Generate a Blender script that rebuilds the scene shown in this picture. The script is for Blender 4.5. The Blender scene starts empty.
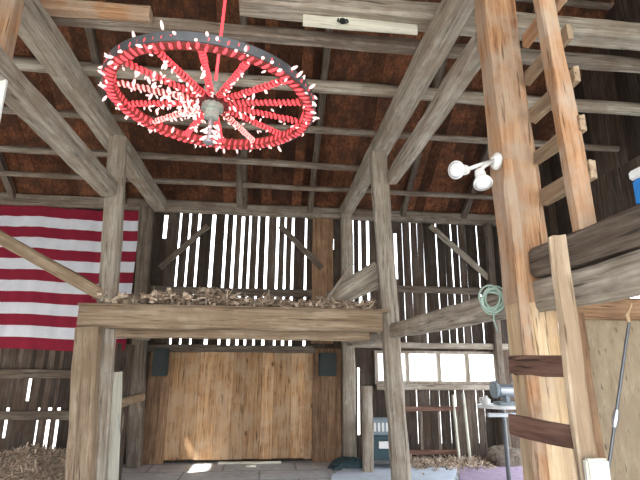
import bpy, bmesh, math, random
from mathutils import Vector, Matrix, noise
random.seed(7)
sc = bpy.context.scene
COL = sc.collection
R = math.radians
# ------------------------------------------------------------------ camera
F = 470.0
cam_d = bpy.data.cameras.new('camera'); cam = bpy.data.objects.new('camera', cam_d); COL.objects.link(cam)
cam_d.sensor_width = 36; cam_d.lens = F*36/640; cam_d.clip_start = .05; cam_d.clip_end = 300
EYE = Vector((0, 0, 1.6))
ROT = Matrix.Rotation(R(-6.5), 3, 'Z') @ Matrix.Rotation(R(90+14.5), 3, 'X') @ Matrix.Rotation(R(0.5), 3, 'Z')
cam.matrix_world = Matrix.Translation(EYE) @ ROT.to_4x4()
sc.camera = cam
def ray(px, py): return ROT @ Vector(((px-320)/F, -(py-240)/F, -1))
def at(px, py, Y=None, X=None, Z=None):
    d = ray(px, py)
    if Y is not None: t = (Y-EYE.y)/d.y
    elif X is not None: t = (X-EYE.x)/d.x
    else: t = (Z-EYE.z)/d.z
    return EYE + d*t
# ------------------------------------------------------------------ materials
def nm(name):
    m = bpy.data.materials.new(name); m.use_nodes = True
    nt = m.node_tree; nt.nodes.clear()
    out = nt.nodes.new('ShaderNodeOutputMaterial'); b = nt.nodes.new('ShaderNodeBsdfPrincipled')
    nt.links.new(b.outputs[0], out.inputs[0]); return m, nt, b
def ramp(nt, fac, stops):
    r = nt.nodes.new('ShaderNodeValToRGB'); cr = r.color_ramp
    while len(cr.elements) < len(stops): cr.elements.new(.5)
    for e, (p, c) in zip(cr.elements, stops): e.position = p; e.color = (*c, 1)
    nt.links.new(fac, r.inputs[0]); return r.outputs[0]
def mixc(nt, fac, a, b, mode='MIX'):
    m = nt.nodes.new('ShaderNodeMix'); m.data_type = 'RGBA'; m.blend_type = mode
    for s, v in ((m.inputs[0], fac), (m.inputs[6], a), (m.inputs[7], b)):
        if isinstance(v, (int, float)): s.default_value = v
        elif isinstance(v, tuple): s.default_value = (*v, 1)
        else: nt.links.new(v, s)
    return m.outputs[2]
def noise_n(nt, vec, scale, detail=5, rough=.6, dist=0):
    n = nt.nodes.new('ShaderNodeTexNoise'); n.inputs['Scale'].default_value = scale
    n.inputs['Detail'].default_value = detail; n.inputs['Roughness'].default_value = rough
    n.inputs['Distortion'].default_value = dist
    nt.links.new(vec, n.inputs['Vector']); return n.outputs['Fac']
def wood(name, dark, mid, light, stain=None, stain_amt=.5, island=.0, rough=.85, stretch=.06, knots=False, axis=2):
    m, nt, b = nm(name)
    tc = nt.nodes.new('ShaderNodeTexCoord'); oi = nt.nodes.new('ShaderNodeObjectInfo')
    geo = nt.nodes.new('ShaderNodeNewGeometry')
    add = nt.nodes.new('ShaderNodeVectorMath'); add.operation = 'ADD'
    comb = nt.nodes.new('ShaderNodeCombineXYZ')
    ml = nt.nodes.new('ShaderNodeMath'); ml.operation = 'MULTIPLY_ADD'; ml.inputs[1].default_value = 37
    m2 = nt.nodes.new('ShaderNodeMath'); m2.operation = 'MULTIPLY'; m2.inputs[1].default_value = 23
    nt.links.new(geo.outputs['Random Per Island'], m2.inputs[0]); nt.links.new(oi.outputs['Random'], ml.inputs[0]); nt.links.new(m2.outputs[0], ml.inputs[2])
    for i in range(3): nt.links.new(ml.outputs[0], comb.inputs[i])
    nt.links.new(tc.outputs['Object'], add.inputs[0]); nt.links.new(comb.outputs[0], add.inputs[1])
    mp = nt.nodes.new('ShaderNodeMapping'); s = [1, 1, 1]; s[axis] = stretch; mp.inputs['Scale'].default_value = s
    nt.links.new(add.outputs[0], mp.inputs[0])
    g = noise_n(nt, mp.outputs[0], 26, 8, .68, .6)
    col = ramp(nt, g, [(.3, dark), (.48, mid), (.68, light)])
    blot = noise_n(nt, add.outputs[0], 3.2, 4, .6)
    if stain:
        f = ramp(nt, blot, [(.42, (0, 0, 0)), (.6, (stain_amt,)*3)])
        col = mixc(nt, f, col, stain)
    if knots:
        v = nt.nodes.new('ShaderNodeTexVoronoi'); v.inputs['Scale'].default_value = 3.4
        mk = nt.nodes.new('ShaderNodeMapping'); ks = [1.3, 1.3, 1.3]; ks[axis] = .75; mk.inputs['Scale'].default_value = ks
        nt.links.new(add.outputs[0], mk.inputs[0]); nt.links.new(mk.outputs[0], v.inputs['Vector'])
        f = ramp(nt, v.outputs['Distance'], [(.06, (.95,)*3), (.16, (0, 0, 0))])
        col = mixc(nt, f, col, dark)
    if island:
        f = ramp(nt, geo.outputs['Random Per Island'], [(0, (1-island,)*3), (1, (1+island,)*3)])
        col = mixc(nt, 1.0, col, f, 'MULTIPLY')
    crack = noise_n(nt, mp.outputs[0], 55, 3, .5)
    cf = ramp(nt, crack, [(.30, (.75,)*3), (.38, (0, 0, 0))])
    col = mixc(nt, cf, col, tuple(c*.3 for c in dark))
    nt.links.new(col, b.inputs['Base Color']); b.inputs['Roughness'].default_value = rough
    b.inputs['Specular IOR Level'].default_value = .25
    bp = nt.nodes.new('ShaderNodeBump'); bp.inputs['Strength'].default_value = .6; bp.inputs['Distance'].default_value = .012
    nt.links.new(g, bp.inputs['Height']); nt.links.new(bp.outputs[0], b.inputs['Normal'])
    return m
def plain(name, c, rough=.6, metal=0, emit=None, es=0, var=.12, scale=12):
    m, nt, b = nm(name)
    tc = nt.nodes.new('ShaderNodeTexCoord')
    n = noise_n(nt, tc.outputs['Object'], scale)
    col = ramp(nt, n, [(.3, tuple(x*(1-var) for x in c)), (.7, tuple(min(1, x*(1+var)) for x in c))])
    nt.links.new(col, b.inputs['Base Color']); b.inputs['Roughness'].default_value = rough; b.inputs['Metallic'].default_value = metal
    if emit: b.inputs['Emission Color'].default_value = (*emit, 1); b.inputs['Emission Strength'].default_value = es
    return m
M = {}
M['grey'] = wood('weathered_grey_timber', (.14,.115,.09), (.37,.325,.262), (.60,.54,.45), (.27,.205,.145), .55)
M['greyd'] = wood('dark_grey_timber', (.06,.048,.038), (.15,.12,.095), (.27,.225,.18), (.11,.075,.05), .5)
M['tan'] = wood('tan_timber', (.16,.105,.065), (.34,.245,.16), (.52,.41,.29), (.27,.19,.12), .7)
M['pole'] = wood('grey_pole_wood', (.10,.08,.065), (.24,.20,.16), (.42,.36,.29), (.15,.10,.07), .6)
M['orange'] = wood('reddish_bark_timber', (.20,.09,.04), (.44,.24,.125), (.60,.39,.235), (.47,.38,.29), .7)
M['pale'] = wood('pale_fresh_timber', (.36,.22,.11), (.60,.42,.24), (.76,.60,.40), (.46,.35,.25), .6)
M['brown'] = wood('brown_slat_wood', (.07,.035,.025), (.16,.085,.06), (.26,.16,.12), None)
M['roof'] = wood('red_brown_roof_boards', (.045,.016,.008), (.13,.048,.022), (.25,.10,.045), (.05,.025,.016), .8, island=.55, stretch=.1, axis=1)
M['wall'] = wood('weathered_wall_boards', (.032,.024,.019), (.078,.06,.047), (.145,.115,.092), (.065,.038,.024), .6, island=.45)
M['door'] = wood('knotty_door_boards', (.13,.06,.025), (.43,.24,.115), (.62,.40,.21), (.55,.40,.26), .6, island=.25, knots=True)
M['jamb'] = wood('brown_jamb_boards', (.12,.065,.035), (.27,.16,.09), (.40,.26,.16), (.14,.08,.05), .5, island=.3)
M['ply'] = wood('plywood', (.28,.21,.14), (.37,.29,.195), (.44,.36,.25), (.31,.24,.16), .5, stretch=.25)
M['debris'] = wood('splintered_wood', (.20,.13,.08), (.42,.30,.19), (.62,.50,.36), None)
M['hay'] = wood('straw', (.26,.18,.12), (.48,.37,.27), (.70,.59,.47), None, island=.5)
M['white'] = plain('white_enamel', (.85,.85,.82), .4, var=.05)
M['whiteboard'] = wood('pale_board', (.55,.52,.42), (.72,.70,.58), (.85,.84,.74), None)
M['black'] = plain('black_metal', (.015,.02,.02), .6)
M['dkgreen'] = plain('dark_green_paint', (.012,.03,.028), .6)
M['iron'] = plain('grey_iron', (.16,.17,.18), .5, .7)
M['steel'] = plain('galvanised_steel', (.45,.47,.5), .4, .8)
M['hub'] = plain('patina_hub', (.33,.38,.33), .6, .1, var=.35, scale=30)
M['redrope'] = plain('red_rope_light', (.8,.06,.07), .4, emit=(1,.07,.09), es=.75)
M['redwood'] = plain('red_painted_wood', (.30,.05,.04), .8, var=.5, scale=25)
M['pinkrope'] = plain('pink_white_rope_light', (.85,.45,.42), .4, emit=(1,.32,.30), es=.6)
M['bulb'] = plain('frosted_bulb', (.88,.70,.68), .3, emit=(1,.62,.56), es=.45)
M['greencoil'] = plain('pale_green_cord', (.42,.56,.47), .5)
M['blue'] = plain('blue_plastic', (.02,.22,.62), .4)
M['bluegrey'] = plain('blue_grey_paint', (.24,.29,.32), .5)
M['teal'] = plain('dark_teal_paint', (.03,.07,.08), .5)
M['purple'] = plain('faded_purple_canvas', (.33,.25,.33), .9, var=.2)
M['palecloth'] = plain('pale_blue_sheet', (.62,.68,.76), .9, var=.12, scale=5)
M['red'] = plain('flag_red', (.25,.008,.03), .9, var=.12, scale=4)
M['fwhite'] = plain('flag_white', (.70,.72,.78), .9, var=.08, scale=4)
M['navy'] = plain('flag_blue', (.02,.03,.12), .9)
def floor_mat():
    m, nt, b = nm('worn_concrete')
    tc = nt.nodes.new('ShaderNodeTexCoord')
    a = noise_n(nt, tc.outputs['Object'], 1.3, 6, .6); c = noise_n(nt, tc.outputs['Object'], 9, 6, .7)
    col = ramp(nt, a, [(.35, (.55,.55,.55)), (.52, (.68,.69,.70)), (.68, (.78,.80,.82))])
    col = mixc(nt, .5, col, ramp(nt, c, [(.35, (.5,.48,.46)), (.65, (1,1,1))]), 'MULTIPLY')
    br = nt.nodes.new('ShaderNodeTexBrick'); br.inputs['Scale'].default_value = .45; br.inputs['Mortar Size'].default_value = .008
    br.inputs['Color1'].default_value = br.inputs['Color2'].default_value = (1,1,1,1); br.inputs['Mortar'].default_value = (.6,.6,.6,1)
    nt.links.new(tc.outputs['Object'], br.inputs['Vector'])
    col = mixc(nt, 1.0, col, br.outputs['Color'], 'MULTIPLY')
    nt.links.new(col, b.inputs['Base Color']); b.inputs['Roughness'].default_value = .75
    return m
M['floor'] = floor_mat()
M['ground'] = plain('pale_gravel', (.5,.49,.45), .95, scale=2)
def glass_mat():
    m, nt, b = nm('window_glass')
    b.inputs['Base Color'].default_value = (.95,.97,.95,1); b.inputs['Roughness'].default_value = .05
    tr = nt.nodes.new('ShaderNodeBsdfTransparent'); mx = nt.nodes.new('ShaderNodeMixShader'); mx.inputs[0].default_value = .12
    out = [n for n in nt.nodes if n.type == 'OUTPUT_MATERIAL'][0]
    nt.links.new(tr.outputs[0], mx.inputs[1]); nt.links.new(b.outputs[0], mx.inputs[2]); nt.links.new(mx.outputs[0], out.inputs[0]); return m
M['glass'] = glass_mat()
# ------------------------------------------------------------------ helpers
def tag(o, label, cat, group=None, kind=None):
    o['label'] = label; o['category'] = cat
    if group: o['group'] = group
    if kind: o['kind'] = kind
    return o
def obj(name, bm, mat, parent=None, loc=None, rot=None, smooth=False):
    me = bpy.data.meshes.new(name); bm.normal_update(); bm.to_mesh(me); bm.free()
    for m in (mat if isinstance(mat, (list, tuple)) else [mat]): me.materials.append(m)
    if smooth:
        for p in me.polygons: p.use_smooth = True
    o = bpy.data.objects.new(name, me); COL.objects.link(o)
    if parent: o.parent = parent
    if loc is not None: o.location = loc
    if rot is not None: o.rotation_euler = rot
    return o
def empty(name, loc, rot=(0,0,0)):
    o = bpy.data.objects.new(name, None); COL.objects.link(o); o.location = loc; o.rotation_euler = rot; o.empty_display_size = .1; return o
def struct(name, bm, mat, **k):
    o = obj(name, bm, mat, **k); o['kind'] = 'structure'; return o
def box(bm, lo, hi, mat=0, jit=0):
    vs = []
    for z in (lo[2], hi[2]):
        for x, y in ((lo[0],lo[1]),(hi[0],lo[1]),(hi[0],hi[1]),(lo[0],hi[1])):
            vs.append(bm.verts.new((x+random.uniform(-jit,jit), y, z)))
    for f in ((3,2,1,0),(4,5,6,7),(0,1,5,4),(1,2,6,5),(2,3,7,6),(3,0,4,7)):
        bm.faces.new([vs[i] for i in f]).material_index = mat
    return vs
def bbox(bm, lo, hi, bev=.005, mat=0):      # bevelled box
    t = bmesh.new(); box(t, lo, hi, mat); bmesh.ops.bevel(t, geom=t.edges[:], offset=bev, segments=2, affect='EDGES')
    me = bpy.data.meshes.new('t'); t.to_mesh(me); t.free(); bm.from_mesh(me); bpy.data.meshes.remove(me)
def tube(bm, pts, r, seg=8, mat=0, cap=True):
    pts = [Vector(p) for p in pts]; rings = []
    prev = None
    for i, p in enumerate(pts):
        d = (pts[min(i+1, len(pts)-1)] - pts[max(i-1, 0)]).normalized()
        if prev is None: prev = d.orthogonal().normalized()
        n = (prev - d*prev.dot(d)).normalized(); prev = n; b = d.cross(n)
        rr = r[i] if isinstance(r, (list, tuple)) else r
        rings.append([bm.verts.new(p + (n*math.cos(a)+b*math.sin(a))*rr) for a in [2*math.pi*k/seg for k in range(seg)]])
    for a, b in zip(rings, rings[1:]):
        for k in range(seg): bm.faces.new((a[k], a[(k+1)%seg], b[(k+1)%seg], b[k])).material_index = mat
    if cap:
        bm.faces.new(rings[0][::-1]).material_index = mat; bm.faces.new(rings[-1]).material_index = mat
def lathe(bm, prof, seg=24, mat=0, c=(0,0,0)):
    rings = []
    for r, z in prof:
        rings.append([bm.verts.new((c[0]+r*math.cos(2*math.pi*k/seg), c[1]+r*math.sin(2*math.pi*k/seg), c[2]+z)) for k in range(seg)])
    for a, b in zip(rings, rings[1:]):
        for k in range(seg): bm.faces.new((a[k], a[(k+1)%seg], b[(k+1)%seg], b[k])).material_index = mat
    bm.faces.new(rings[0][::-1]).material_index = mat; bm.faces.new(rings[-1]).material_index = mat
def timber_mesh(L, w, h, amp=.008, ch=.15, taper=1.0, ragged=0, bow=0):
    bm = bmesh.new(); n = max(3, int(L/.18)); c = min(w, h)*ch; sd = random.uniform(0, 99); rings = []
    for i in range(n+1):
        t = i/n; z = L*t; s = 1+(taper-1)*t
        W, H = w/2*s, h/2*s
        cs = [(-W+c,-H),(0,-H),(W-c,-H),(W,-H+c),(W,H-c),(W-c,H),(0,H),(-W+c,H),(-W,H-c),(-W,-H+c)]
        if W == 0: continue
        rg = []
        ox = bow*math.sin(math.pi*t)
        for k, (x, y) in enumerate(cs):
            a = noise.noise((sd+k*.7, sd, z*1.7))*amp*1.6 + noise.noise((sd+k*3.1, sd+9, z*6))*amp
            dz = random.uniform(-ragged, ragged) if i in (0, n) else 0
            r = math.hypot(x, y) or 1
            rg.append(bm.verts.new((x*(1+a/r)+ox, y*(1+a/r), z+dz)))
        rings.append(rg)
    m = len(rings[0])
    for a, b in zip(rings, rings[1:]):
        for k in range(m): bm.faces.new((a[k], a[(k+1)%m], b[(k+1)%m], b[k]))
    bm.faces.new(rings[0][::-1]); bm.faces.new(rings[-1])
    return bm
def orient(p0, p1, roll=0):
    p0, p1 = Vector(p0), Vector(p1); z = (p1-p0).normalized()
    up = Vector((0,1,0)) if abs(z.z) > .8 else Vector((0,0,1))
    y = (up - z*up.dot(z)).normalized(); x = y.cross(z)
    m = Matrix((x, y, z)).transposed() @ Matrix.Rotation(roll, 3, 'Z')
    return Matrix.Translation(p0) @ m.to_4x4()
def timber(name, p0, p1, w, h, mat, label=None, cat=None, group=None, parent=None, roll=0, **k):
    L = (Vector(p1)-Vector(p0)).length
    o = obj(name, timber_mesh(L, w, h, **k), M[mat], parent)
    o.matrix_world = orient(p0, p1, roll)
    if label: tag(o, label, cat, group)
    return o
# round pole
def rpole(name, p0, p1, r, mat, label, cat, group=None, r1=None, knot=.006):
    p0, p1 = Vector(p0), Vector(p1); L = (p1-p0).length; n = max(4, int(L/.2)); bm = bmesh.new(); sd = random.uniform(0, 50)
    pts = [(noise.noise((sd, 0, i*L/n*.8))*.02, noise.noise((0, sd, i*L/n*.8))*.02, i*L/n) for i in range(n+1)]
    rs = [(r+((r1 or r)-r)*i/n)+noise.noise((sd, sd, i*.9))*knot for i in range(n+1)]
    tube(bm, pts, rs, 10)
    o = obj(name, bm, M[mat], smooth=True); o.matrix_world = orient(p0, p1); return tag(o, label, cat, group)
# ------------------------------------------------------------------ key planes
YB, YF, YL = 8.4, 5.4, 2.43         # back wall, loft front posts, ladder post
XL, XR = -1.92, 1.42                # the two post rows
XW0, XW1 = -6.6, 4.8                # side walls
ZE = 4.3                            # tie / eave height
YR, SL = 3.2, .72                   # ridge, roof slope
YFW = -2.0
ZR = ZE + (YB-YR)*SL
def wx(px, py=300, Y=YB): return at(px, py, Y=Y).x
def wz(py, px=265, Y=YB): return at(px, py, Y=Y).z
# ------------------------------------------------------------------ shell
bm = bmesh.new(); box(bm, (XW0-.1, YFW, -.12), (XW1+.1, YB+.1, 0)); struct('floor', bm, M['floor'])
bm = bmesh.new(); box(bm, (-80, -80, -.3), (80, 80, -.13)); struct('ground', bm, M['ground'])
def planks(bm, x0, x1, z0, z1, gaps, Y, th=.024, wmax=.2, jit=.004):
    gs = sorted(g for g in gaps if x0 < g[0] < x1); cur = x0; segs = []
    for g in gs:
        a, b = g[0]-g[1]/2, g[0]+g[1]/2
        if a > cur: segs.append((cur, a))
        if len(g) > 2:
            za, zb = g[2], g[3]
            if za > z0: box(bm, (a-.01, Y+.005, z0), (b+.01, Y+th, min(za, z1)))
            if zb < z1: box(bm, (a-.01, Y+.005, max(zb, z0)), (b+.01, Y+th, z1))
        cur = max(cur, b)
    if cur < x1: segs.append((cur, x1))
    for a, b in segs:
        n = max(1, round((b-a)/wmax)); cuts = [a]+[a+(b-a)*(i+random.uniform(-.2,.2))/n for i in range(1, n)]+[b]
        for i in range(n):
            o = random.uniform(0, .012) + (i % 2)*.006
            l = cuts[i] - (.01 if i else 0); r = cuts[i+1] + (.01 if i < n-1 else 0)
            vs = box(bm, (l, Y+o, z0), (r, Y+o+th, z1))
            if i == 0:
                for k in (0,3,4,7): vs[k].co.x += random.uniform(-jit, jit)*2
            if i == n-1:
                for k in (1,2,5,6): vs[k].co.x += random.uniform(-jit, jit)*2
bm = bmesh.new()
ZD = wz(349)                         # door head
XA, XB = wx(138), wx(342)            # centre bay limits
G = []
for px, w in ((187.5,.05),(197,.05),(211.5,.085),(224,.065),(233,.06),(241.3,.075),(249,.06),(257.5,.06),(266,.075),(277,.065),(285,.045),(292.5,.075),(305.6,.065)):
    G.append((wx(px, 255), w*.72))
G += [(wx(165,230), .07, wz(242), wz(219)), (wx(323,240), .05, wz(246), wz(238)), (wx(333,240), .05, wz(247), wz(236)), (wx(172,320), .03)]
planks(bm, XA, XB, ZD, ZE, G, YB)
G2 = [(wx(347,250), .08, wz(266), wz(240)), (wx(360,250), .06), (wx(353,250), .03), (wx(368,250), .05), (wx(396,250), .05, wz(275), wz(228))]
G2 += [(wx(p,250), w*.6) for p, w in ((403,.02),(411,.025),(418,.02),(424,.03),(437,.045),(445,.02),(452,.035),(459,.02),(466,.03),(478,.035),(488,.02))]
planks(bm, XB, XW1, wz(346), ZE, G2, YB)
WX0, WX1, WZ0, WZ1 = wx(377, 368), wx(496, 368), wz(381, 430), wz(354, 430)
planks(bm, XB, WX0-.05, 0, wz(346), [(wx(359,420), .045, .4, 1.5)], YB)
planks(bm, WX1+.05, XW1, 0, wz(346), [(wx(505,420), .03), (wx(520,420), .03)], YB)
planks(bm, WX0-.05, WX1+.05, WZ1+.05, wz(346), [], YB)
planks(bm, WX0-.05, WX1+.05, 0, WZ0-.05, [(wx(p,420), w*.5, .25, 1.3) for p, w in ((400,.02),(418,.03),(431,.02),(441,.02),(451,.02),(457,.045),(466,.05),(478,.02),(486,.03))], YB)
g3 = [(wx(p,400), w, za, zb) for p, w, za, zb in ((14,.05,1.55,4),(56,.06,1.5,4),(27,.05,.95,1.4),(53,.06,.95,1.42),(63,.06,.9,1.4),(9,.05,.4,.85),(40,.04,.2,.85),(51,.06,.2,.85),(60,.06,.2,.85),(75.5,.03,.3,3))]
g3 += [(x, .05, .2, 4) for x in (-6.2,-5.7,-5.2)]
g3 = sorted(g3)
# merge close ones
seen = []; 
for g in g3:
    if seen and g[0]-seen[-1][0] < .12: 
        continue
    seen.append(g)
planks(bm, XW0, XA, 0, ZE, seen, YB)
box(bm, (XA, YB+.05, 0), (XB, YB+.07, ZD)); planks(bm, XA, wx(166,420), 0, ZD, [], YB); planks(bm, wx(313,420), XB, 0, ZD, [], YB)  # first box: unseen slab added behind the door to block light through its gaps
struct('wall_back', bm, M['wall'])
SUN = Vector((-.75, -.30, .58)).normalized()
def roof_z(y): return ZR - abs(y-YR)*SL
def wall_hit(T): return T + SUN*((XW0-T.x)/SUN.x)
HF, HD = wall_hit(at(190, 470, Z=0)), wall_hit(at(192, 452, Y=YB-.04))
def in_hole(y, z):
    if abs(y-HF.y) < .36 and abs(z-HF.z) < .2: return True
    t = (z-HD.z)/.125
    return abs(t) < 1 and abs(y-(HD.y+.055*t)) < .022
for nme, X in (('wall_left', XW0), ('wall_right', XW1)):
    bm = bmesh.new(); y = YFW
    o0, o1, oz = (3.0, 6.6, 1.9) if X < 0 else (3.4, 8.1, 2.6)  # unseen side openings, added and sized to brighten the far end
    while y < YB:
        o = random.uniform(0, .015); zlo = oz if (o0 < y < o1) else 0
        box(bm, (X-.012+o, y, zlo), (X+.012+o, y+.215, ZE)); y += .21
    y = YFW; holes = X < 0
    y0h, y1h, z0h, z1h = min(HF.y,HD.y)-.4, max(HF.y,HD.y)+.4, min(HF.z,HD.z)-.3, max(HF.z,HD.z)+.3
    while y < YB:
        zt = max(ZE, ZR - abs(y+.1-YR)*SL)
        if holes and y1h > y > y0h-.21:
            box(bm, (X-.012, y, ZE-.3), (X+.012, y+.212, z0h)) if z0h > ZE-.3 else None
            box(bm, (X-.012, y, z1h), (X+.012, y+.212, zt)) if z1h < zt else None
            # unseen openings added in the boards, shaped to cast the sun patch and streak
            ny, nz = 12, 60
            for a in range(ny):
                ya = y+.21*a/ny; run = None
                for b in range(nz+1):
                    z = z0h+(z1h-z0h)*b/nz
                    solid = b < nz and not in_hole(ya+.21/ny/2, z+(z1h-z0h)/nz/2) and z < zt
                    if solid and run is None: run = z
                    if not solid and run is not None: box(bm, (X-.012, ya, run), (X+.012, ya+.21/ny+.0005, z)); run = None
        else: box(bm, (X-.012, y, ZE-.05), (X+.012, y+.212, zt))
        y += .21
    struct(nme, bm, M['wall'])
print('holes', HF, HD)
bm = bmesh.new()
box(bm, (XW0, YFW-.04, 0), (-3.6, YFW, ZE)); box(bm, (3.6, YFW-.04, 0), (XW1, YFW, ZE)); box(bm, (-3.6, YFW-.04, 3.9), (3.6, YFW, ZE))
struct('wall_front', bm, M['wall'])
# roof: boards running down the slope over a solid deck
bm = bmesh.new()
def slab(x0, x1, ya, yb, lo, hi):
    v = [bm.verts.new((xx, yy, roof_z(yy)+dz)) for dz in (lo, hi) for xx, yy in ((x0, ya), (x1, ya), (x1, yb), (x0, yb))]
    for f in ((0,1,2,3),(7,6,5,4),(4,5,1,0),(5,6,2,1),(6,7,3,2),(7,4,0,3)): bm.faces.new([v[i] for i in f])
for side in (1, -1):
    ye = YB+.1 if side > 0 else 2*YR-(YB+.1)
    xs_l = [XW0-.2]
    while xs_l[-1] < XW1+.2: xs_l.append(xs_l[-1]+random.uniform(.15,.24))
    xs_l.sort()
    for a, b in zip(xs_l, xs_l[1:]):
        o = random.uniform(0, .012); cuts = [YR]
        slab(a+.002, b-.002, YR, ye, -o, -o+.03); slab(a, b, YR, ye, .031, .06)
bmesh.ops.recalc_face_normals(bm, faces=bm.faces[:])
struct('ceiling', bm, M['roof'])
# rafters
for i, (px, lab) in enumerate(((-4.4,'brown rafter above the striped flag'),(-2.55,'brown rafter sloping up beside the left tie beam'),(-.45,'brown rafter rising above the middle of the slatted back wall'),(.75,'brown rafter rising left of the centre tie beam'),(2.5,'brown rafter sloping up over the right bay'),(3.7,'brown rafter nearest the right side wall'))):
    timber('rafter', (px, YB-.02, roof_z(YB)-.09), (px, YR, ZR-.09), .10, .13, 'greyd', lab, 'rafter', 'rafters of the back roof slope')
# roof battens are seen as thin lines between rafters
for i, f in enumerate((.40, .62, .82)):
    y = YB-(YB-YR)*f
    timber('roof_purlin', (XW0+.05, y, roof_z(y)-.06), (XW1-.05, y, roof_z(y)-.06), .07, .07, 'pole',
           ['lowest thin roof purlin above the back eave','second thin roof purlin up from the back eave','topmost thin roof purlin below the ridge'][i], 'purlin', 'thin purlins under the roof boards')
# ------------------------------------------------------------------ frame
timber('wall_plate', (XW0+.05, YB-.11, ZE-.02), (XW1-.05, YB-.11, ZE-.02), .16, .2, 'pole', 'long grey wall plate along the top of the slatted back wall', 'beam')
z = wz(293)
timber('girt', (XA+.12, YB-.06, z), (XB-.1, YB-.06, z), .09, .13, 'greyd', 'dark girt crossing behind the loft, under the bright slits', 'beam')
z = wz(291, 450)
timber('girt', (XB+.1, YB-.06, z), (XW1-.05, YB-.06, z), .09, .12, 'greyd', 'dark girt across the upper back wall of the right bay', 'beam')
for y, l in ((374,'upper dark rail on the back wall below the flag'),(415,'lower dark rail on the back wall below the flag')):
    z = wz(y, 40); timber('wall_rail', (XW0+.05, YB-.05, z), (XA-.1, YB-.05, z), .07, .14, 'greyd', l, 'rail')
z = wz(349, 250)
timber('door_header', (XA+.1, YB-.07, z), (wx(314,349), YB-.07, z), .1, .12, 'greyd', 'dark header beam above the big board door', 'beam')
z = wz(347, 430)
timber('window_header', (XB+.1, YB-.08, z+.02), (wx(505,347), YB-.08, z+.02), .1, .1, 'grey', 'grey header board above the strip window', 'beam')
z = wz(387, 430)
timber('window_sill_board', (wx(375,387), YB-.08, z), (wx(505,387), YB-.08, z), .11, .09, 'grey', 'weathered grey sill board below the strip window', 'board')
# back posts
bl = timber('timber_post', (wx(138,430,YB-.2), YB-.22, 0), (wx(146,215,YB-.2), YB-.22, ZE-.1), .22, .2, 'greyd', 'dark grey post against the back wall at the left end of the loft', 'post')
timber('timber_post', (XR+.03, YB-.22, 0), (XR, YB-.22, ZE-.1), .2, .2, 'grey', 'grey post against the back wall at the right side of the board door', 'post')
timber('upright_board', (wx(322,450)-.02, YB-.09, ZD+.1), (wx(322,450)-.02, YB-.09, ZE-.12), .38, .04, 'jamb', 'wide brown upright board behind the loft, right of the bright slits', 'board')
x = wx(502, 440)
timber('timber_post', (x, YB-.12, 0), (x, YB-.12, ZE-.1), .14, .14, 'greyd', 'dark post at the right end of the strip window', 'post')
timber('timber_post', (at(368,468,Y=7.5).x, 7.5, 0), (at(367,385,Y=7.5).x, 7.5, at(367,386,Y=7.5).z), .15, .15, 'grey', 'short grey post standing between the loft and the strip window', 'post')
# front loft posts
zt, zb = at(230,307,Y=YF-.24).z, at(230,329,Y=YF-.24).z
pl0 = at(87, 470, Y=YF); 
PL = timber('timber_post', (at(104,430,Y=YF).x, YF, 0), (at(117,150,Y=YF).x, YF, ZE-.13), .2, .2, 'grey', 'tall grey round-edged post in front of the flag', 'post', ch=.3)
x = at(88,331,Y=YF-.2).x
timber('support_post', (at(85,470,Y=YF-.2).x, YF-.2, 0), (x, YF-.2, zb-.005), .23, .2, 'tan', 'stout tan post under the left end of the loft', 'post')
timber('timber_post', (at(401,470,Y=YF).x+.01, YF, 0), (at(378,140,Y=YF).x, YF, ZE-.13), .2, .2, 'grey', 'tall grey post in front of the strip window at the right end of the loft', 'post', ch=.22, amp=.012)
# tie beams toward the camera
timber('tie_beam', (XL-.02, YB-.2, ZE-.02), (XL-.15, .4, ZE+.02), .23, .25, 'grey', 'left upper tie beam running from the back wall overhead', 'beam')
timber('tie_beam', (XR-.02, YB-.2, ZE-.02), (XR-.02, .4, ZE+.02), .2, .25, 'grey', 'right upper tie beam reaching the centre post top', 'beam')
a = at(112,192,Y=YF)
timber('lower_tie_beam', (a.x, YF-.12, a.z), (a.x-.1, .6, a.z+.02), .19, .2, 'grey', 'left lower beam joining the tall post in front of the flag', 'beam')
a = at(388,178,Y=YF)
timber('lower_tie_beam', (a.x+.02, YF-.12, a.z-.05), (XR-.02, YL+.16, at(476,40,Y=YL+.16).z), .14, .16, 'grey', 'pale slanting brace from the centre post up to the ladder post', 'brace')
# poles laid across the ties
ZP = ZE+.21
def yz(px, py, z): return at(px, py, Z=z).y
timber('cross_timber', (at(240,4,Z=ZP+.03).x, yz(330,9,ZP+.03), ZP+.03), (XW1-.05, yz(330,9,ZP+.03), ZP+.03), .22, .16, 'grey', 'thick pale grey timber across the ties at the top of the picture', 'beam')
timber('cross_timber', (XW0+.05, yz(90,10,ZP), ZP), (at(150,12,Z=ZP).x, yz(90,10,ZP), ZP), .12, .11, 'orange', 'orange-tan timber across the ties at top left', 'beam')
timber('cross_timber', (XW0+.05, yz(330,40,ZP), ZP-.0), (XW1-.05, yz(330,40,ZP), ZP-.0), .12, .11, 'pole', 'brown-grey timber lying just behind the thick pale one', 'beam')
rpole('cross_pole', (XW0+.05, yz(240,79,ZP), ZP-.02), (XW1-.05, yz(240,79,ZP), ZP-.02), .055, 'grey', 'long pale pole across the ties behind the wheel', 'pole', r1=.075)
rpole('cross_pole', (XW0+.05, yz(240,123,ZP), ZP-.03), (XW1-.05, yz(240,123,ZP), ZP-.03), .045, 'pole', 'dark pole across the ties above the front loft posts', 'pole')
rpole('cross_pole', (XW0+.05, yz(240,159,ZP), ZP-.04), (XR+.1, yz(240,159,ZP), ZP-.04), .05, 'pole', 'grey pole across the ties below the wheel in the photo', 'pole')
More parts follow.
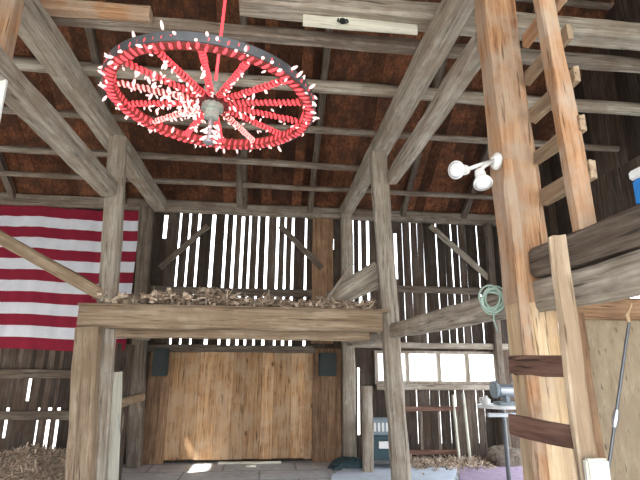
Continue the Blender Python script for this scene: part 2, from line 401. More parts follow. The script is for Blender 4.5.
rpole('cross_pole', (XW0+.05, yz(240,182,ZP), ZP-.05), (XW1-.05, yz(240,182,ZP), ZP-.05), .045, 'pole', 'grey pole across the ties nearest the back wall', 'pole')
timber('cross_timber', (XL-.1, 2.45, ZP-.0), (XR+.1, 2.45, ZP-.0), .12, .14, 'grey', 'timber overhead that the red wheel hangs from', 'beam')
# hanging board near the middle
a = at(239,150,Y=7.2); b = at(240,207,Y=7.2)
timber('hanging_board', (b.x, 7.2, b.z), (a.x, 7.2, ZP+.35), .09, .05, 'greyd', 'upright grey board at the middle of the roof, behind the poles', 'board')
# pale board with hook
zq = ZP-.10; yq = yz(360,25,zq); a = at(303,20,Y=yq); b = at(417,31,Y=yq)
pb = timber('pale_board', (a.x, yq, zq), (b.x, yq, zq), .03, .10, 'whiteboard', 'short cream board fixed under the thick timber at the top', 'board')
hk = empty('iron_hook', (at(342,24,Y=yq).x, yq-.03, zq))
bm = bmesh.new(); lathe(bm, [(.028,-.006),(.028,.006)], 16); o = obj('plate', bm, M['black'], hk, rot=(R(90),0,0))
bm = bmesh.new(); tube(bm, [(-.035,0,.02),(-.045,-.02,-.02),(-.02,-.03,-.045),(0,-.02,-.02),(.02,-.03,-.045),(.045,-.02,-.02),(.035,0,.02)], .007, 6); obj('double_hook', bm, M['black'], hk)
tag(hk, 'small black iron hook on the cream board', 'hook')
# braces
a, b = at(-20,226,Y=YF-.05), at(104,296,Y=YF-.05)
timber('brace', a, b, .09, .13, 'tan', 'slanting tan brace crossing in front of the flag', 'brace')
a, b = at(430,226,Y=YB-.09), at(494,283,Y=YB-.09)
timber('brace', a, b, .06, .1, 'grey', 'slanting brace on the back wall of the right bay', 'brace')
a, b = at(186,258,Y=YB-.16), at(216,226,Y=YB-.16)
timber('brace', at(160,268,Y=YB-.13), at(208,226,Y=YB-.13), .06, .1, 'greyd', 'short slanting brace at the left of the slatted wall above the loft', 'brace')
timber('brace', at(280,226,Y=YB-.13), at(322,268,Y=YB-.13), .06, .1, 'greyd', 'short slanting brace at the right of the slatted wall above the loft', 'brace')
# right long girt toward the camera and the short dark beam above
zb_b, zt_b = at(525,316,X=XR).z, at(525,284,X=XR).z
zc = (at(640,298,X=XR).z+at(640,250,X=XR).z)/2
print('girt z', zb_b, zt_b, zc)
Xg = XR
hgt = .155
timber('long_girt', (Xg+.06, YB-.3, zc+.012), (Xg+.06, YFW+.05, zc+.012), .14, hgt+.008, 'grey', 'long grey beam running from the back wall to the near right foreground', 'beam')
z2 = at(640,225,X=XR).z
timber('upper_beam', (Xg+.05, YL-.12, z2), (Xg+.05, YFW+.05, z2), .16, .155, 'greyd', 'dark beam lying on top of the long grey beam, right of the ladder post', 'beam')
# ------------------------------------------------------------------ ladder post and ladder
lp = empty('ladder_post', (at(548,470,Y=YL).x, YL, 0))
def child_timber(name, parent, p0, p1, w, h, mat, label=None, roll=0, **k):
    L = (Vector(p1)-Vector(p0)).length
    o = obj(name, timber_mesh(L, w, h, **k), M[mat], parent)
    o.matrix_local = Matrix.Translation(-parent.location) @ orient(p0, p1, roll)
    if label: o['label'] = label
    return o
x0 = at(549,440,Y=YL).x; x1 = at(494,0,Y=YL).x; z1 = at(494,0,Y=YL).z
zs = at(545,305,Y=YL).z; fs = zs/z1; xs = x0+(x1-x0)*fs
child_timber('upper_shaft', lp, (xs, YL, zs), (xs+(x1-xs)*(ZE-.16-zs)/(z1-zs), YL, ZE-.16), .205, .2, 'orange', amp=.01)
child_timber('lower_shaft', lp, (x0, YL, 0), (xs, YL, zs), .215, .2, 'pale', 'pale fresh lower half of the post', amp=.008)
a = at(501,160,Y=YL-.12); b = at(545,480,Y=YL-.12)
child_timber('side_strip', lp, (b.x-.01, YL-.125, b.z-.3), (a.x+.035, YL-.125, a.z), .055, .03, 'orange')
tag(lp, 'big square post of orange and pale wood with ladder rungs at right', 'post')
YRL = 1.93
ld = empty('loft_ladder', (XR, YRL, z2+.08))
a = at(588,216,Y=YRL); b = at(546,0,Y=YRL); dz = b.z-a.z
child_timber('rail', ld, (a.x-.02, YRL, z2+.075), (b.x-.01+(b.x-a.x)*.35, YRL, b.z+dz*.35), .09, .065, 'orange')
rg = [(522,33,551,8),(525,74,554,45),(528,113,560,84),(533,157,565,129),(538,194,575,178)]
for i, (xa, ya, xb, yb) in enumerate(rg):
    zz = (at(xb,yb,Y=YRL).z+at(xa,ya,Y=YL-.1).z)/2
    xx = at(xb,yb,Y=YRL).x+.055
    child_timber('rung', ld, (xx+.02, YL-.125, zz), (xx+.01, YRL-.045, zz), .03, .085, 'tan' if i else 'orange', ch=.1)
tag(ld, 'upper wooden ladder rail and rungs above the dark beam', 'ladder')
# lower ladder plank and slats
ll = empty('lower_ladder', (at(575,480,Y=1.93).x, 1.93, 0))
a = at(557,236,Y=1.93); b = at(590,470,Y=1.93)
XX = XR-.07
a = at(557,236,Y=1.78); b=at(592,470,Y=1.78)
child_timber('plank_rail', ll, (b.x+.03, 1.80, .30), (a.x+.01, 1.80, a.z), .075, .035, 'tan', ch=.3, ragged=.01, bow=-.01)
for (ya, yb, l) in ((357,374,0), (418,440,0)):
    z = at(545, (ya+yb)/2, Y=2.1).z
    xx = at(545,400,Y=2.2).x
    child_timber('slat', ll, (at(511,ya,Y=YL-.17).x, YL-.17, z), (b.x+.0, 1.86, z-.0), .03, .085, 'brown', 'dark brown slat')
tag(ll, 'lower ladder of a ragged plank and two dark brown slats', 'ladder')
# paint roller-like white foot: white scraper at the plank foot
sh = empty('white_scoop', (at(596,470,Y=1.76).x, 1.76, 0))
bm = bmesh.new(); z = at(596,458,Y=1.76).z
bbox(bm, (-.045,-.02,.08), (.045,.012,z), .008); obj('blade', bm, M['whiteboard'], sh)
bm = bmesh.new(); bbox(bm, (-.10,-.06,0), (.10,.06,.085), .01); obj('foot_block', bm, M['whiteboard'], sh)
tag(sh, 'white painted upright block at the foot of the ragged plank', 'block')
# ------------------------------------------------------------------ loft
zb0 = (zt+zb)/2
xl, xr = at(80,318,Y=YF-.17).x, at(381,318,Y=YF-.17).x
timber('loft_front_beam', (xl, YF-.17, zb0), (xr, YF-.17, zb0), .14, (zt-zb), 'tan', 'long tan beam along the front edge of the loft', 'beam', amp=.01)
timber('loft_lower_beam', (xl+.1, YF+.06, zb-.035), (xr-.1, YF+.06, zb-.035), .13, .12, 'tan', 'pale beam tucked under the front edge of the loft', 'beam')
zj = zt-.06
for i, y in enumerate((6.15, 6.9, 7.6)):
    timber('loft_joist', (XL+.02, y, zj-.03), (XR-.12, y, zj-.03), .12, .14, 'grey', ['grey loft joist nearest the front edge','middle grey loft joist','rear grey loft joist nearest the board door'][i], 'joist', 'joists under the loft')
for X, l in ((XL+.02,'left side bearer under the loft'), (XR-.04,'right side bearer under the loft')):
    timber('loft_bearer', (X, YF+.095, zj-.13), (X, YB-.34, zj-.13), .13, .13, 'grey', l, 'beam')
bm = bmesh.new(); y = YF-.2; ztop = zj+.045
while y < YB-.35:
    w = random.uniform(.18,.26); box(bm, (XL-.0+random.uniform(-.05,.02), y, ztop), (XR-.05+random.uniform(-.05,.03), y+w-.01, ztop+.03)); y += w
ZL = ztop+.03
lf = obj('loft_floor', bm, wood('loft_boards', (.15,.1,.06), (.34,.25,.16), (.5,.4,.28), island=.3, stretch=.06, axis=0)); tag(lf, 'rough boards forming the loft floor over the joists', 'platform')
# loose boards & rubble on the loft
def debris_chunk(L, w, h):
    bm = timber_mesh(L, w, h, amp=h*.25, ragged=L*.05); return bm
cat = []
LB = ['broken tan board lying near the left end of the loft','broken board lying across the loft edge','dark splintered board on the loft litter','short bent board on the loft litter','pale broken slat pointing right on the loft','narrow split board on the loft litter','short pale board end on the loft edge','brown board fragment below the bright slits']
spots = [(150,298,60,6),(196,296,50,-8),(222,299,48,10),(250,297,60,4),(275,295,70,-9),(208,300,40,-14),(298,299,42,12),(240,301,52,-4)]
for i, (px, py, lp_, ang) in enumerate(spots):
    Y = YF+.15+ (i%4)*.22; p = at(px, py, Y=Y); L = lp_*Y/485*.9
    d = Vector((math.cos(R(ang)), random.uniform(-.5,.5), math.sin(R(ang))*.35)).normalized()*L/2
    c = Vector((p.x, Y, ZL+.05+abs(d.z)+.012*i*0))
    timber('loose_board', c-d, c+d, .11, .03, 'debris' if i % 2 else 'tan', LB[i], 'board', 'broken boards on the loft', ragged=.03)
# grey planks stacked slanting at the right of the loft
for i, (a, b, w, l) in enumerate((((326,302),(352,264),.16,'upright grey plank leaning at the right end of the loft'),
        ((330,299),(377,270),.17,'wide grey plank slanting up toward the centre post'),
        ((338,302),(378,283),.12,'lower grey plank slanting toward the centre post'),
        ((375,264),(345,282),.07,'thin grey slat crossing the slanting planks'))):
    Y = YF+.25+.15*min(i,2)-(.11 if i == 3 else 0); A = at(*a, Y=Y); B = at(*b, Y=Y+.03); A.z = max(A.z, ZL+.03+w*.45)
    timber('leaning_plank', A, B, .04, w, 'grey', l, 'plank', 'grey planks leaning on the loft', ragged=.02)
# straw litter
def straw(bm, n, f, L=(.04,.14), r=.003):
    for _ in range(n):
        c = Vector(f()); d = Vector((random.gauss(0,1), random.gauss(0,1), random.gauss(0,.45))).normalized()*random.uniform(*L)/2
        s = d.cross(Vector((0,0,1))).normalized()*r*random.uniform(.6,2.2); u = Vector((0,0,r))
        v = [bm.verts.new(p) for p in (c-d-s, c-d+s, c-d+u, c+d-s, c+d+s, c+d+u)]
        for q in ((0,1,2),(5,4,3),(0,3,4,1),(1,4,5,2),(2,5,3,0)): bm.faces.new([v[k] for k in q])
bm = bmesh.new()
def lit():
    x = random.uniform(XL+.1, XR-.2); y = YF-.1+abs(random.gauss(0,.6)); h = .16*(.5+noise.noise((x*2.3, y, 3)))
    return (x, min(y, YB-.5), ZL+.01+random.random()*max(.02, h+.03))
straw(bm, 4200, lit, (.04,.2), .006)
for _ in range(420):
    x, y, z = lit(); y = YF-.1+abs(y-YF)*.8; L = random.uniform(.05,.16); a = random.uniform(0,6.3); e_ = random.gauss(0,.35)
    d = Vector((math.cos(a), math.sin(a), e_)).normalized()*L/2; c = Vector((x, min(y, YB-.5), max(z, ZL+.02)+abs(d.z)*.6)); sd_ = Vector((-math.sin(a), math.cos(a), 0))*random.uniform(.008,.03); up_ = Vector((0,0,random.uniform(.006,.02)))
    vv = [bm.verts.new(c+p) for p in (-d-sd_-up_, d-sd_-up_, d+sd_-up_, -d+sd_-up_, -d-sd_+up_, d-sd_+up_, d+sd_+up_, -d+sd_+up_)]
    for q in ((3,2,1,0),(4,5,6,7),(0,1,5,4),(1,2,6,5),(2,3,7,6),(3,0,4,7)): bm.faces.new([vv[k] for k in q])
tag(obj('straw_litter', bm, M['hay']), 'straw and wood litter strewn over the loft edge', 'litter', kind='stuff')
# ------------------------------------------------------------------ door
dx0, dx1 = wx(167,420), wx(312,420)
d = empty('door_1', ((dx0+dx1)/2, YB-.03, 0)); d['kind'] = 'structure'
bm = bmesh.new(); x = dx0; 
while x < dx1-.02:
    w = min(random.uniform(.2,.3), dx1-x); o = random.uniform(0,.012)
    box(bm, (x+.002-d.location.x, -.02+o, .04+random.uniform(0,.03)), (x+w-.002-d.location.x, .012+o, ZD-.0)); x += w
obj('door_boards', bm, M['door'], d)
for nme, a, b in (('trim_1', wx(145,420), dx0-.005), ('trim_2', dx1+.005, XR-.08)):
    bm = bmesh.new(); planks(bm, a, b, 0, ZD+.02, [], YB-.06, wmax=.13); struct(nme, bm, M['jamb'])
def lantern(px0, py0, px1, py1, label):
    Y = YB-.2 if px0 < 200 else YB-.16; a = at(px0, py1, Y=Y); b = at(px1, py0, Y=Y); w = b.x-a.x; h = b.z-a.z
    e = empty('wall_box', ((a.x+b.x)/2, Y+.02, a.z)); 
    bm = bmesh.new(); bbox(bm, (-w/2,-.07,0), (w/2,.06,h), .012); obj('case', bm, M['dkgreen'], e)
    bm = bmesh.new(); bbox(bm, (-w/2+.03,-.078,.03), (w/2-.03,-.068,h-.03), .004); obj('front_cover', bm, M['black'], e)
    bm = bmesh.new(); box(bm, (-.02,.05,h*.3), (.02,.14,h*.6)); obj('bracket', bm, M['iron'], e)
    tag(e, label, 'box'); return e
lantern(152, 349, 169, 376, 'dark green box on the wall at the left of the board door')
lantern(319, 353, 336, 376, 'dark green box on the wall at the right of the board door')
a = at(322,357,Y=YB-.25); b = at(334,365,Y=YB-.25)
# ------------------------------------------------------------------ window
w0 = empty('window_1', ((WX0+WX1)/2, YB, WZ0)); w0['kind'] = 'structure'
W, Hh = (WX1-WX0), WZ1-WZ0
bm = bmesh.new(); t = .045
box(bm, (-W/2-.05,-.05,-.05), (W/2+.05,.03,0)); box(bm, (-W/2-.05,-.05,Hh), (W/2+.05,.03,Hh+.05))
for px in (375,): pass
ms = [-W/2-.02] + [wx(p,368)-w0.location.x for p in (407, 438.5, 467)] + [W/2+.02]
for i, x in enumerate(ms): box(bm, (x-.03,-.05,0), (x+.03,.03,Hh))
obj('window_frame', bm, M['grey'], w0)
for i in range(4):
    bm = bmesh.new(); box(bm, (ms[i]+.03,-.005,0), (ms[i+1]-.03,.0,Hh)); obj('pane', bm, M['glass'], w0)
# ------------------------------------------------------------------ flag
fz0, fz1 = wz(350, 60, YB-.13), wz(208, 60, YB-.13); fx1 = wx(133, 280, YB-.13)
FH = fz1-fz0; FW = 3.95; sh_ = FH/13
fl = empty('striped_flag', (fx1-FW/2, YB-.125, fz0))
def fy(x, z): return .018*math.sin(x*9+z*.9)+.012*math.sin(x*23+z*1.5)-.02*(1-z/FH)
def cloth(x0, x1, z0, z1, dy=0, nx=80, nz=3, th=.003):
    bm = bmesh.new(); g = {}
    for s in (0, 1):
        for i in range(nx+1):
            for j in range(nz+1):
                x = x0+(x1-x0)*i/nx; z = z0+(z1-z0)*j/nz
                sag = .018*math.sin(3*x+1)*(1-0)
                g[s,i,j] = bm.verts.new((x, fy(x,z)+dy+s*th, z+sag))
    for i in range(nx):
        for j in range(nz):
            bm.faces.new((g[0,i,j],g[0,i+1,j],g[0,i+1,j+1],g[0,i,j+1])); bm.faces.new((g[1,i,j+1],g[1,i+1,j+1],g[1,i+1,j],g[1,i,j]))
    return bm
for k in range(13):
    z = FH-(k+1)*sh_
    obj('stripe', cloth(-FW/2, FW/2, z, z+sh_), M['red'] if k % 2 == 0 else M['fwhite'], fl, smooth=True)
cn = obj('canton', cloth(-FW/2, -FW/2+FW*.38, FH-7*sh_, FH, dy=-.005, nx=30, nz=10), M['navy'], fl, smooth=True)
bm = bmesh.new()
for r_ in range(9):
    for c_ in range(6 if r_ % 2 == 0 else 5):
        cx = -FW/2+FW*.38*(2*c_+1+(r_ % 2))/12; cz = FH-7*sh_*(r_+1)/10
        vs = [bm.verts.new((cx+math.sin(math.pi*q/5)*(.055 if q % 2 == 0 else .022), fy(cx,cz)-.009, cz+.018*math.sin(3*cx+1)+math.cos(math.pi*q/5)*(.055 if q % 2 == 0 else .022))) for q in range(10)]
        bm.faces.new(vs)
obj('stars', bm, M['fwhite'], cn)
tag(fl, 'large red and white striped flag hung on the back wall at left', 'flag')
# ------------------------------------------------------------------ wheel chandelier
wc = at(213, 103, Y=2.46)
whl = empty('wagon_wheel_chandelier', wc, (R(1.5), R(2.5), 0))
RW = .555
bm = bmesh.new(); seg = 72; prof = [(RW-.035,-.025),(RW+.02,-.025),(RW+.02,.025),(RW-.035,.025)]; rings = []
for k in range(seg):
    a = 2*math.pi*k/seg; rings.append([bm.verts.new((r*math.cos(a), r*math.sin(a), z)) for r, z in prof])
for k in range(seg):
    A, B = rings[k], rings[(k+1) % seg]
    for j in range(4): bm.faces.new((A[j], B[j], B[(j+1)%4], A[(j+1)%4]))
obj('rim', bm, M['redwood'], whl)
bm = bmesh.new(); rings = []; prof = [(RW+.021,-.022),(RW+.03,-.022),(RW+.03,.026),(RW+.021,.026)]
for k in range(seg):
    a = 2*math.pi*k/seg; rings.append([bm.verts.new((r*math.cos(a), r*math.sin(a), z)) for r, z in prof])
for k in range(seg):
    A, B = rings[k], rings[(k+1) % seg]
    for j in range(4): bm.faces.new((A[j], B[j], B[(j+1)%4], A[(j+1)%4]))
obj('iron_tire', bm, M['iron'], whl)
bm = bmesh.new(); lathe(bm, [(.03,-.10),(.042,-.095),(.042,-.05),(.062,-.045),(.066,.05),(.06,.09),(.04,.12)], 20); obj('hub', bm, M['hub'], whl, smooth=False)
NS = 14
for k in range(NS):
    a = 2*math.pi*(k+.5)/NS; c, s = math.cos(a), math.sin(a)
    bm = bmesh.new(); tube(bm, [(c*.06,s*.06,0),(c*.2,s*.2,0),(c*.4,s*.4,0),(c*(RW-.03),s*(RW-.03),0)], [.018,.015,.012,.014], 10)
    sp = obj('spoke', bm, M['redwood'], whl, smooth=True)
    bm = bmesh.new(); pts = []
    n = 120; rt = 16
    for i in range(n+1):
        r = .09+(RW-.14)*i/n; ph = rt*2*math.pi*i/n
        jr = 1+.6*noise.noise((i*.5, k*7, 0)); u = .013*jr*math.cos(ph); v = .013*jr*math.sin(ph); pts.append((c*r-s*u, s*r+c*u, v))
    tube(bm, pts, .007, 5)
    obj('spoke_lights', bm, M['pinkrope'] if k in (5,7,2) else M['redrope'], sp, smooth=True)
bm = bmesh.new(); pts = []; n = 1300
for i in range(n):
    a = 2*math.pi*i/n; ph = 84*a; jr = 1+.35*noise.noise((i*.35, 0, 0)); r = RW-.006+.029*jr*math.cos(ph); pts.append((r*math.cos(a), r*math.sin(a), .027*jr*math.sin(ph)))
pts.append(pts[0]); tube(bm, pts, .0085, 5); obj('rim_lights', bm, M['redrope'], whl, smooth=True)
# frosted bulbs: 60 around the rim, 36 on spokes
bmt = bmesh.new(); lathe(bmt, [(.003,0),(.006,.006),(.0085,.02),(.006,.034),(.001,.042)], 8)
bme = bpy.data.meshes.new('frosted_bulb'); bmt.to_mesh(bme); bmt.free(); bme.materials.append(M['bulb'])
for p in bme.polygons: p.use_smooth = True
for k in range(98):
    if k < 58:
        a = 2*math.pi*(k+random.uniform(-.3,.3))/58; r = RW+random.uniform(.0,.03)
        z = random.uniform(-.04,.045); d = Vector((math.cos(a)*random.uniform(.2,1), math.sin(a)*random.uniform(.2,1), random.uniform(-1,.8)))
    else:
        a = 2*math.pi*(random.randrange(NS)+.5)/NS if k % 2 else R(random.uniform(130,230)); r = random.uniform(.10,.48); z = -.02
        d = Vector((random.uniform(-.7,.7), random.uniform(-.7,.7), -1))
    o = bpy.data.objects.new('bulb', bme); COL.objects.link(o); o.parent = whl
    o.matrix_local = Matrix.Translation((r*math.cos(a), r*math.sin(a), z)) @ d.to_track_quat('Z','Y').to_matrix().to_4x4()
bm = bmesh.new()
for q in range(230):
    if q < 120: a = 2*math.pi*(random.randrange(NS)+.5)/NS + random.gauss(0,.02); rr = random.uniform(.1,RW-.03)
    elif q < 180: a = R(random.uniform(125,235)); rr = random.uniform(.08,.36)
    else: a = random.uniform(0, 2*math.pi); rr = RW+random.uniform(-.03,.035)
    c = Vector((rr*math.cos(a), rr*math.sin(a), random.uniform(-.045,.0))); d = Vector((random.gauss(0,1), random.gauss(0,1), random.gauss(-.6,.7))).normalized()*.022
    tube(bm, [c, c+d*.5, c+d], [.004,.006,.002], 5)
o = obj('bulb_cluster', bm, M['bulb'], whl); o['kind'] = 'stuff'
bm = bmesh.new(); tube(bm, [(0,0,-.09),(0,0,-.245)], .012, 10); lathe(bm, [(.01,-.26),(.03,-.25),(.03,-.235),(.01,-.225)], 14)
ax = obj('axle', bm, M['steel'], whl)
for k in range(14):
    a = k*2.4; o = bpy.data.objects.new('pendant_bulb', bme); COL.objects.link(o); o.parent = ax
    o.matrix_local = Matrix.Translation((.015*math.cos(a), .015*math.sin(a), -.14-.007*k)) @ Vector((math.cos(a), math.sin(a), -.5)).to_track_quat('Z','Y').to_matrix().to_4x4()
# hanging chain: cord and three stays
bm = bmesh.new(); tube(bm, [(0,0,.1),(0.0,0,.5),(0,.0,ZP-wc.z-.05)], .009, 8); obj('hanging_cord', bm, M['redrope'], whl, smooth=True)
tag(whl, 'wagon wheel chandelier wrapped in red lights hanging by a red cord', 'chandelier')
# ------------------------------------------------------------------ twin floodlight
fc = at(497,160,Y=YL-.05); fx = x0+(x1-x0)*(fc.z/z1)-.115
f = empty('twin_floodlight', (fx, YL-.03, fc.z))
bm = bmesh.new(); lathe(bm, [(.048,-.02),(.052,-.01),(.05,.0),(.03,.018)], 20); obj('base_plate', bm, M['white'], f, rot=(0,R(-90),0), loc=(-.012,0,0))
def lamp(tip, aim):
    tip = Vector(tip); aim = Vector(aim).normalized()
    bm = bmesh.new(); lathe(bm, [(.012,-.085),(.026,-.075),(.03,-.05),(.024,-.035),(.05,.02),(.052,.03),(.05,.034)], 20)
    o = obj('lamp_head', bm, M['white'], f, smooth=True); o.matrix_local = Matrix.Translation(tip) @ aim.to_track_quat('Z','Y').to_matrix().to_4x4()
    b2 = bmesh.new(); lathe(b2, [(.045,.034),(.03,.044),(.01,.048)], 20); obj('lens', b2, M['bulb0'], o, smooth=True)
    bm = bmesh.new(); tube(bm, [(-.03,0,0), tuple(Vector((-.05,0,0)).lerp(tip-aim*.08,.5)), tuple(tip-aim*.07)], .012, 8); obj('arm', bm, M['white'], f, smooth=True)
M['bulb0'] = plain('frosted_lens', (.85,.87,.88), .25, var=.03)
p1 = at(459,170,Y=YL-.08)-f.location; p2 = at(482,180,Y=YL-.14)-f.location
lamp(p1, (-.8,-.5,-.25)); lamp(p2, (-.1,-.5,-.9))
tag(f, 'white twin floodlight fixed to the side of the ladder post', 'light')
# green coil hung on the long beam
gc = at(495,300,X=XR-.03)
g = empty('cord_coil', gc, (0,0,R(40)))
bm = bmesh.new(); pts = []
for i in range(161):
    a = i/160*2*math.pi*7; rr = .045+.028*(i/160)+.012*math.sin(i*.37); pts.append((.02*math.sin(i*.21)-.03, rr*math.cos(a)*1.05, rr*math.sin(a)*1.1))
tube(bm, pts, .006, 6); obj('loops', bm, M['greencoil'], g, smooth=True)
bm = bmesh.new(); tube(bm, [(-.02,0,-.06),(-.02,.01,-.12),(-.015,-.01,-.2)], .005, 6); obj('loose_end', bm, M['greencoil'], g, smooth=True)
bm = bmesh.new(); tube(bm, [(.05,0,.075),(-.045,0,.07),(-.05,0,.095)], .005, 6); obj('nail', bm, M['iron'], g)
tag(g, 'coil of pale green cord hung on the long grey beam', 'coil')
# blue container on dark beam
bc = at(640,190,X=XR+.05)
e = empty('storage_tub', (XR+.07, bc.y-.095, z2+.08))
bm = bmesh.new(); bbox(bm, (-.06,-.12,0), (.06,.09,.11), .01); obj('body', bm, M['blue'], e)
bm = bmesh.new(); bbox(bm, (-.065,-.125,.11), (.065,.095,.15), .008); obj('lid', bm, M['white'], e, )
tag(e, 'blue tub with white lid on the dark beam at the right edge', 'tub')
# white panel at the left edge
a = at(-8,125,Y=3.0); b = at(6,78,Y=3.0)
bm = bmesh.new(); bbox(bm, (a.x-.25,3.005,a.z), (b.x,3.035,b.z), .005); tag(obj('white_sheet', bm, M['white']), 'white panel at the upper left edge of the picture', 'sheet')
# bring panel against a post
timber('timber_post', (at(0,60,Y=3.1).x-.09, 3.12, 0), (at(8,60,Y=3.1).x-.09, 3.12, ZE-.14), .16, .16, 'orange', 'reddish post at the upper left edge, behind the slanting beams', 'post')
# ------------------------------------------------------------------ right foreground partition
YP = 2.95
px0 = at(586,400,Y=YP).x
bm = bmesh.new(); zt_ = at(610,318,Y=YP).z; x = px0
for i in range(3): box(bm, (px0+i*.62+.004, YP, 0), (px0+(i+1)*.62-.004, YP+.02, zt_))
struct('wall_partition', bm, M['ply'])
timber('partition_post', (px0-.02, YP-.06, 0), (px0-.06, YP-.06, zt_+.02), .1, .1, 'jamb', 'dark brown post at the left edge of the plywood partition', 'post')
timber('partition_header', (px0-.1, YP-.02, zt_+.06), (XW1-.1, YP-.02, zt_+.06), .12, .14, 'jamb', 'dark brown header above the plywood partition', 'beam')
a, b = at(629,322,Y=YP-.25), at(607,478,Y=YP-.25)
rp = empty('iron_pole', (b.x, YP-.25, 0))
bm = bmesh.new(); dd = (a-b); bot = b - dd*(b.z/dd.z); bot.z = .0
P = [bot-rp.location, b-rp.location, a+dd*.0-rp.location]
tube(bm, P, .009, 8); obj('shaft', bm, M['iron'], rp)
mid = P[1].lerp(P[2], .36); bm = bmesh.new(); tube(bm, [mid-dd.normalized()*.05, mid, mid+dd.normalized()*.05], [.014,.02,.014], 8); obj('joint', bm, M['steel'], rp)
bm = bmesh.new(); tube(bm, [P[2], P[2]+dd.normalized()*.04+Vector((-.02,0,0)), P[2]+dd.normalized()*.12], [.011,.012,.005], 8); obj('tip', bm, M['pale'], rp)
tag(rp, 'thin iron pole leaning in front of the plywood partition', 'pole')
# ------------------------------------------------------------------ left under-loft side boards
xs_ = XL+.02
sw = empty('side_boarding', (xs_, 7, 0))
bm = bmesh.new()
for (y0, y1, zz) in ((5.62,5.78,1.86),(6.55,6.7,1.9),(6.95,7.1,1.9),(7.2,7.36,1.9)):
    box(bm, (-.015, y0-7, 0), (.01, y1-7, zz-.09))
obj('upright_boards', bm, M['wall'], sw)
child_timber('rail', sw, (xs_+.04, 6.4, at(132,402,Y=7).z), (xs_+.04, YB-.34, at(132,402,Y=7).z), .05, .11, 'tan')
tag(sw, 'gapped upright boards with a rail under the left side of the loft', 'partition')
a = at(113,430,Y=6.1)
timber('light_gap_board', (at(115,470,Y=6.1).x, 6.1, 0), (at(117,372,Y=6.1).x, 6.1, at(117,372,Y=6.1).z), .13, .03, 'whiteboard', 'whitish upright board standing in for a bright light gap behind the stout tan post', 'board')  # pale colour stands in for daylight blown out in a gap
# hay pile at left
hx = at(28,470,Y=7.2).x
def hill(x, y): return .34*math.exp(-((x-hx)/1.15)**2 - ((y-7.3)/.75)**2)*(1+.25*noise.noise((x*3,y*3,1)))
bm = bmesh.new(); n = 44; gv = {}
for i in range(n+1):
    for j in range(n+1):
        x = XW0+.2+i*(XL-.35-XW0-.2)/n; y = 5.75+j*2.55/n; e_ = min(1, 5*min(i/n, 1-i/n, j/n, 1-j/n)*1.4)
        gv[i,j] = bm.verts.new((x, y, hill(x,y)*e_+.004+random.uniform(0,.015)*e_))
for i in range(n):
    for j in range(n): bm.faces.new((gv[i,j],gv[i+1,j],gv[i+1,j+1],gv[i,j+1]))
def hp():
    x = random.gauss(hx, .8); y = random.gauss(7.1,.45); x = XW0+.3+(x-XW0-.3)%(XL-.5-XW0-.3); y = min(max(y, 5.9), YB-.2); return (x, y, hill(x,y)+random.uniform(0,.05))
straw(bm, 6000, hp, (.05,.22), .006)
tag(obj('hay_pile', bm, M['hay']), 'low heap of hay on the floor below the flag', 'hay', kind='stuff')
# ------------------------------------------------------------------ floor sheets
def sheet(name, pts, mat, label, cat, z=.004, th=.012):
    bm = bmesh.new(); c = sum((Vector(p) for p in pts), Vector())/len(pts); c.z = 0
    poly = []
    m = len(pts)
    for i in range(m):
        a, b = Vector(pts[i]), Vector(pts[(i+1)%m])
        for k in range(6):
            p = a.lerp(b, k/6); p += (p-c).normalized()*random.uniform(-.03,.03); poly.append(p)
    lo = [bm.verts.new((p.x-c.x, p.y-c.y, 0)) for p in poly]; hi = [bm.verts.new((p.x-c.x, p.y-c.y, th+random.uniform(0,.02))) for p in poly]
    ce = bm.verts.new((0,0,th+.01)); L = len(poly)
    for i in range(L):
        bm.faces.new((lo[i], lo[(i+1)%L], hi[(i+1)%L], hi[i])); bm.faces.new((hi[i], hi[(i+1)%L], ce))
    bm.faces.new(lo[::-1]); bmesh.ops.recalc_face_normals(bm, faces=bm.faces[:])
    o = obj(name, bm, mat, loc=(c.x, c.y, z)); return tag(o, label, cat)
F2 = lambda x, y: at(x, y, Z=0)
sheet('floor_sheet', [F2(330,479), F2(352,466), F2(440,463), F2(458,470), F2(450,492), F2(330,500)], M['palecloth'], 'pale blue sheet spread on the floor by the centre post', 'sheet')
sheet('floor_canvas', [F2(462,467), F2(520,461), F2(560,470), F2(590,500), F2(455,500)], M['purple'], 'faded purple canvas on the floor near the ladder post', 'canvas')
bm = bmesh.new()
def fl_l():
    x = random.uniform(wx(400,462), wx(474,462)); y = YB-.25-abs(random.gauss(0,.28)); return (x, y, .01+random.random()*.07*max(0,(y-7.2)))
straw(bm, 1500, fl_l, (.04,.2), .007); tag(obj('floor_litter', bm, M['hay']), 'straw litter along the foot of the right bay back wall', 'litter', kind='stuff')
for i, (px, py, L, a_, l) in enumerate(((250,461,1.0,0,'pale board lying on the floor at the foot of the board door'),(251,467,.16,8,'small white scrap lying on the floor in front of the door'))):
    p = F2(px, py); p.y = min(p.y, YB-.12); dv = Vector((math.cos(R(a_)), math.sin(R(a_)), 0))*L/2
    timber('floor_board', p-dv+Vector((0,0,.018)), p+dv+Vector((0,0,.018)), .07, .03, 'whiteboard', l, 'board', ragged=.01)
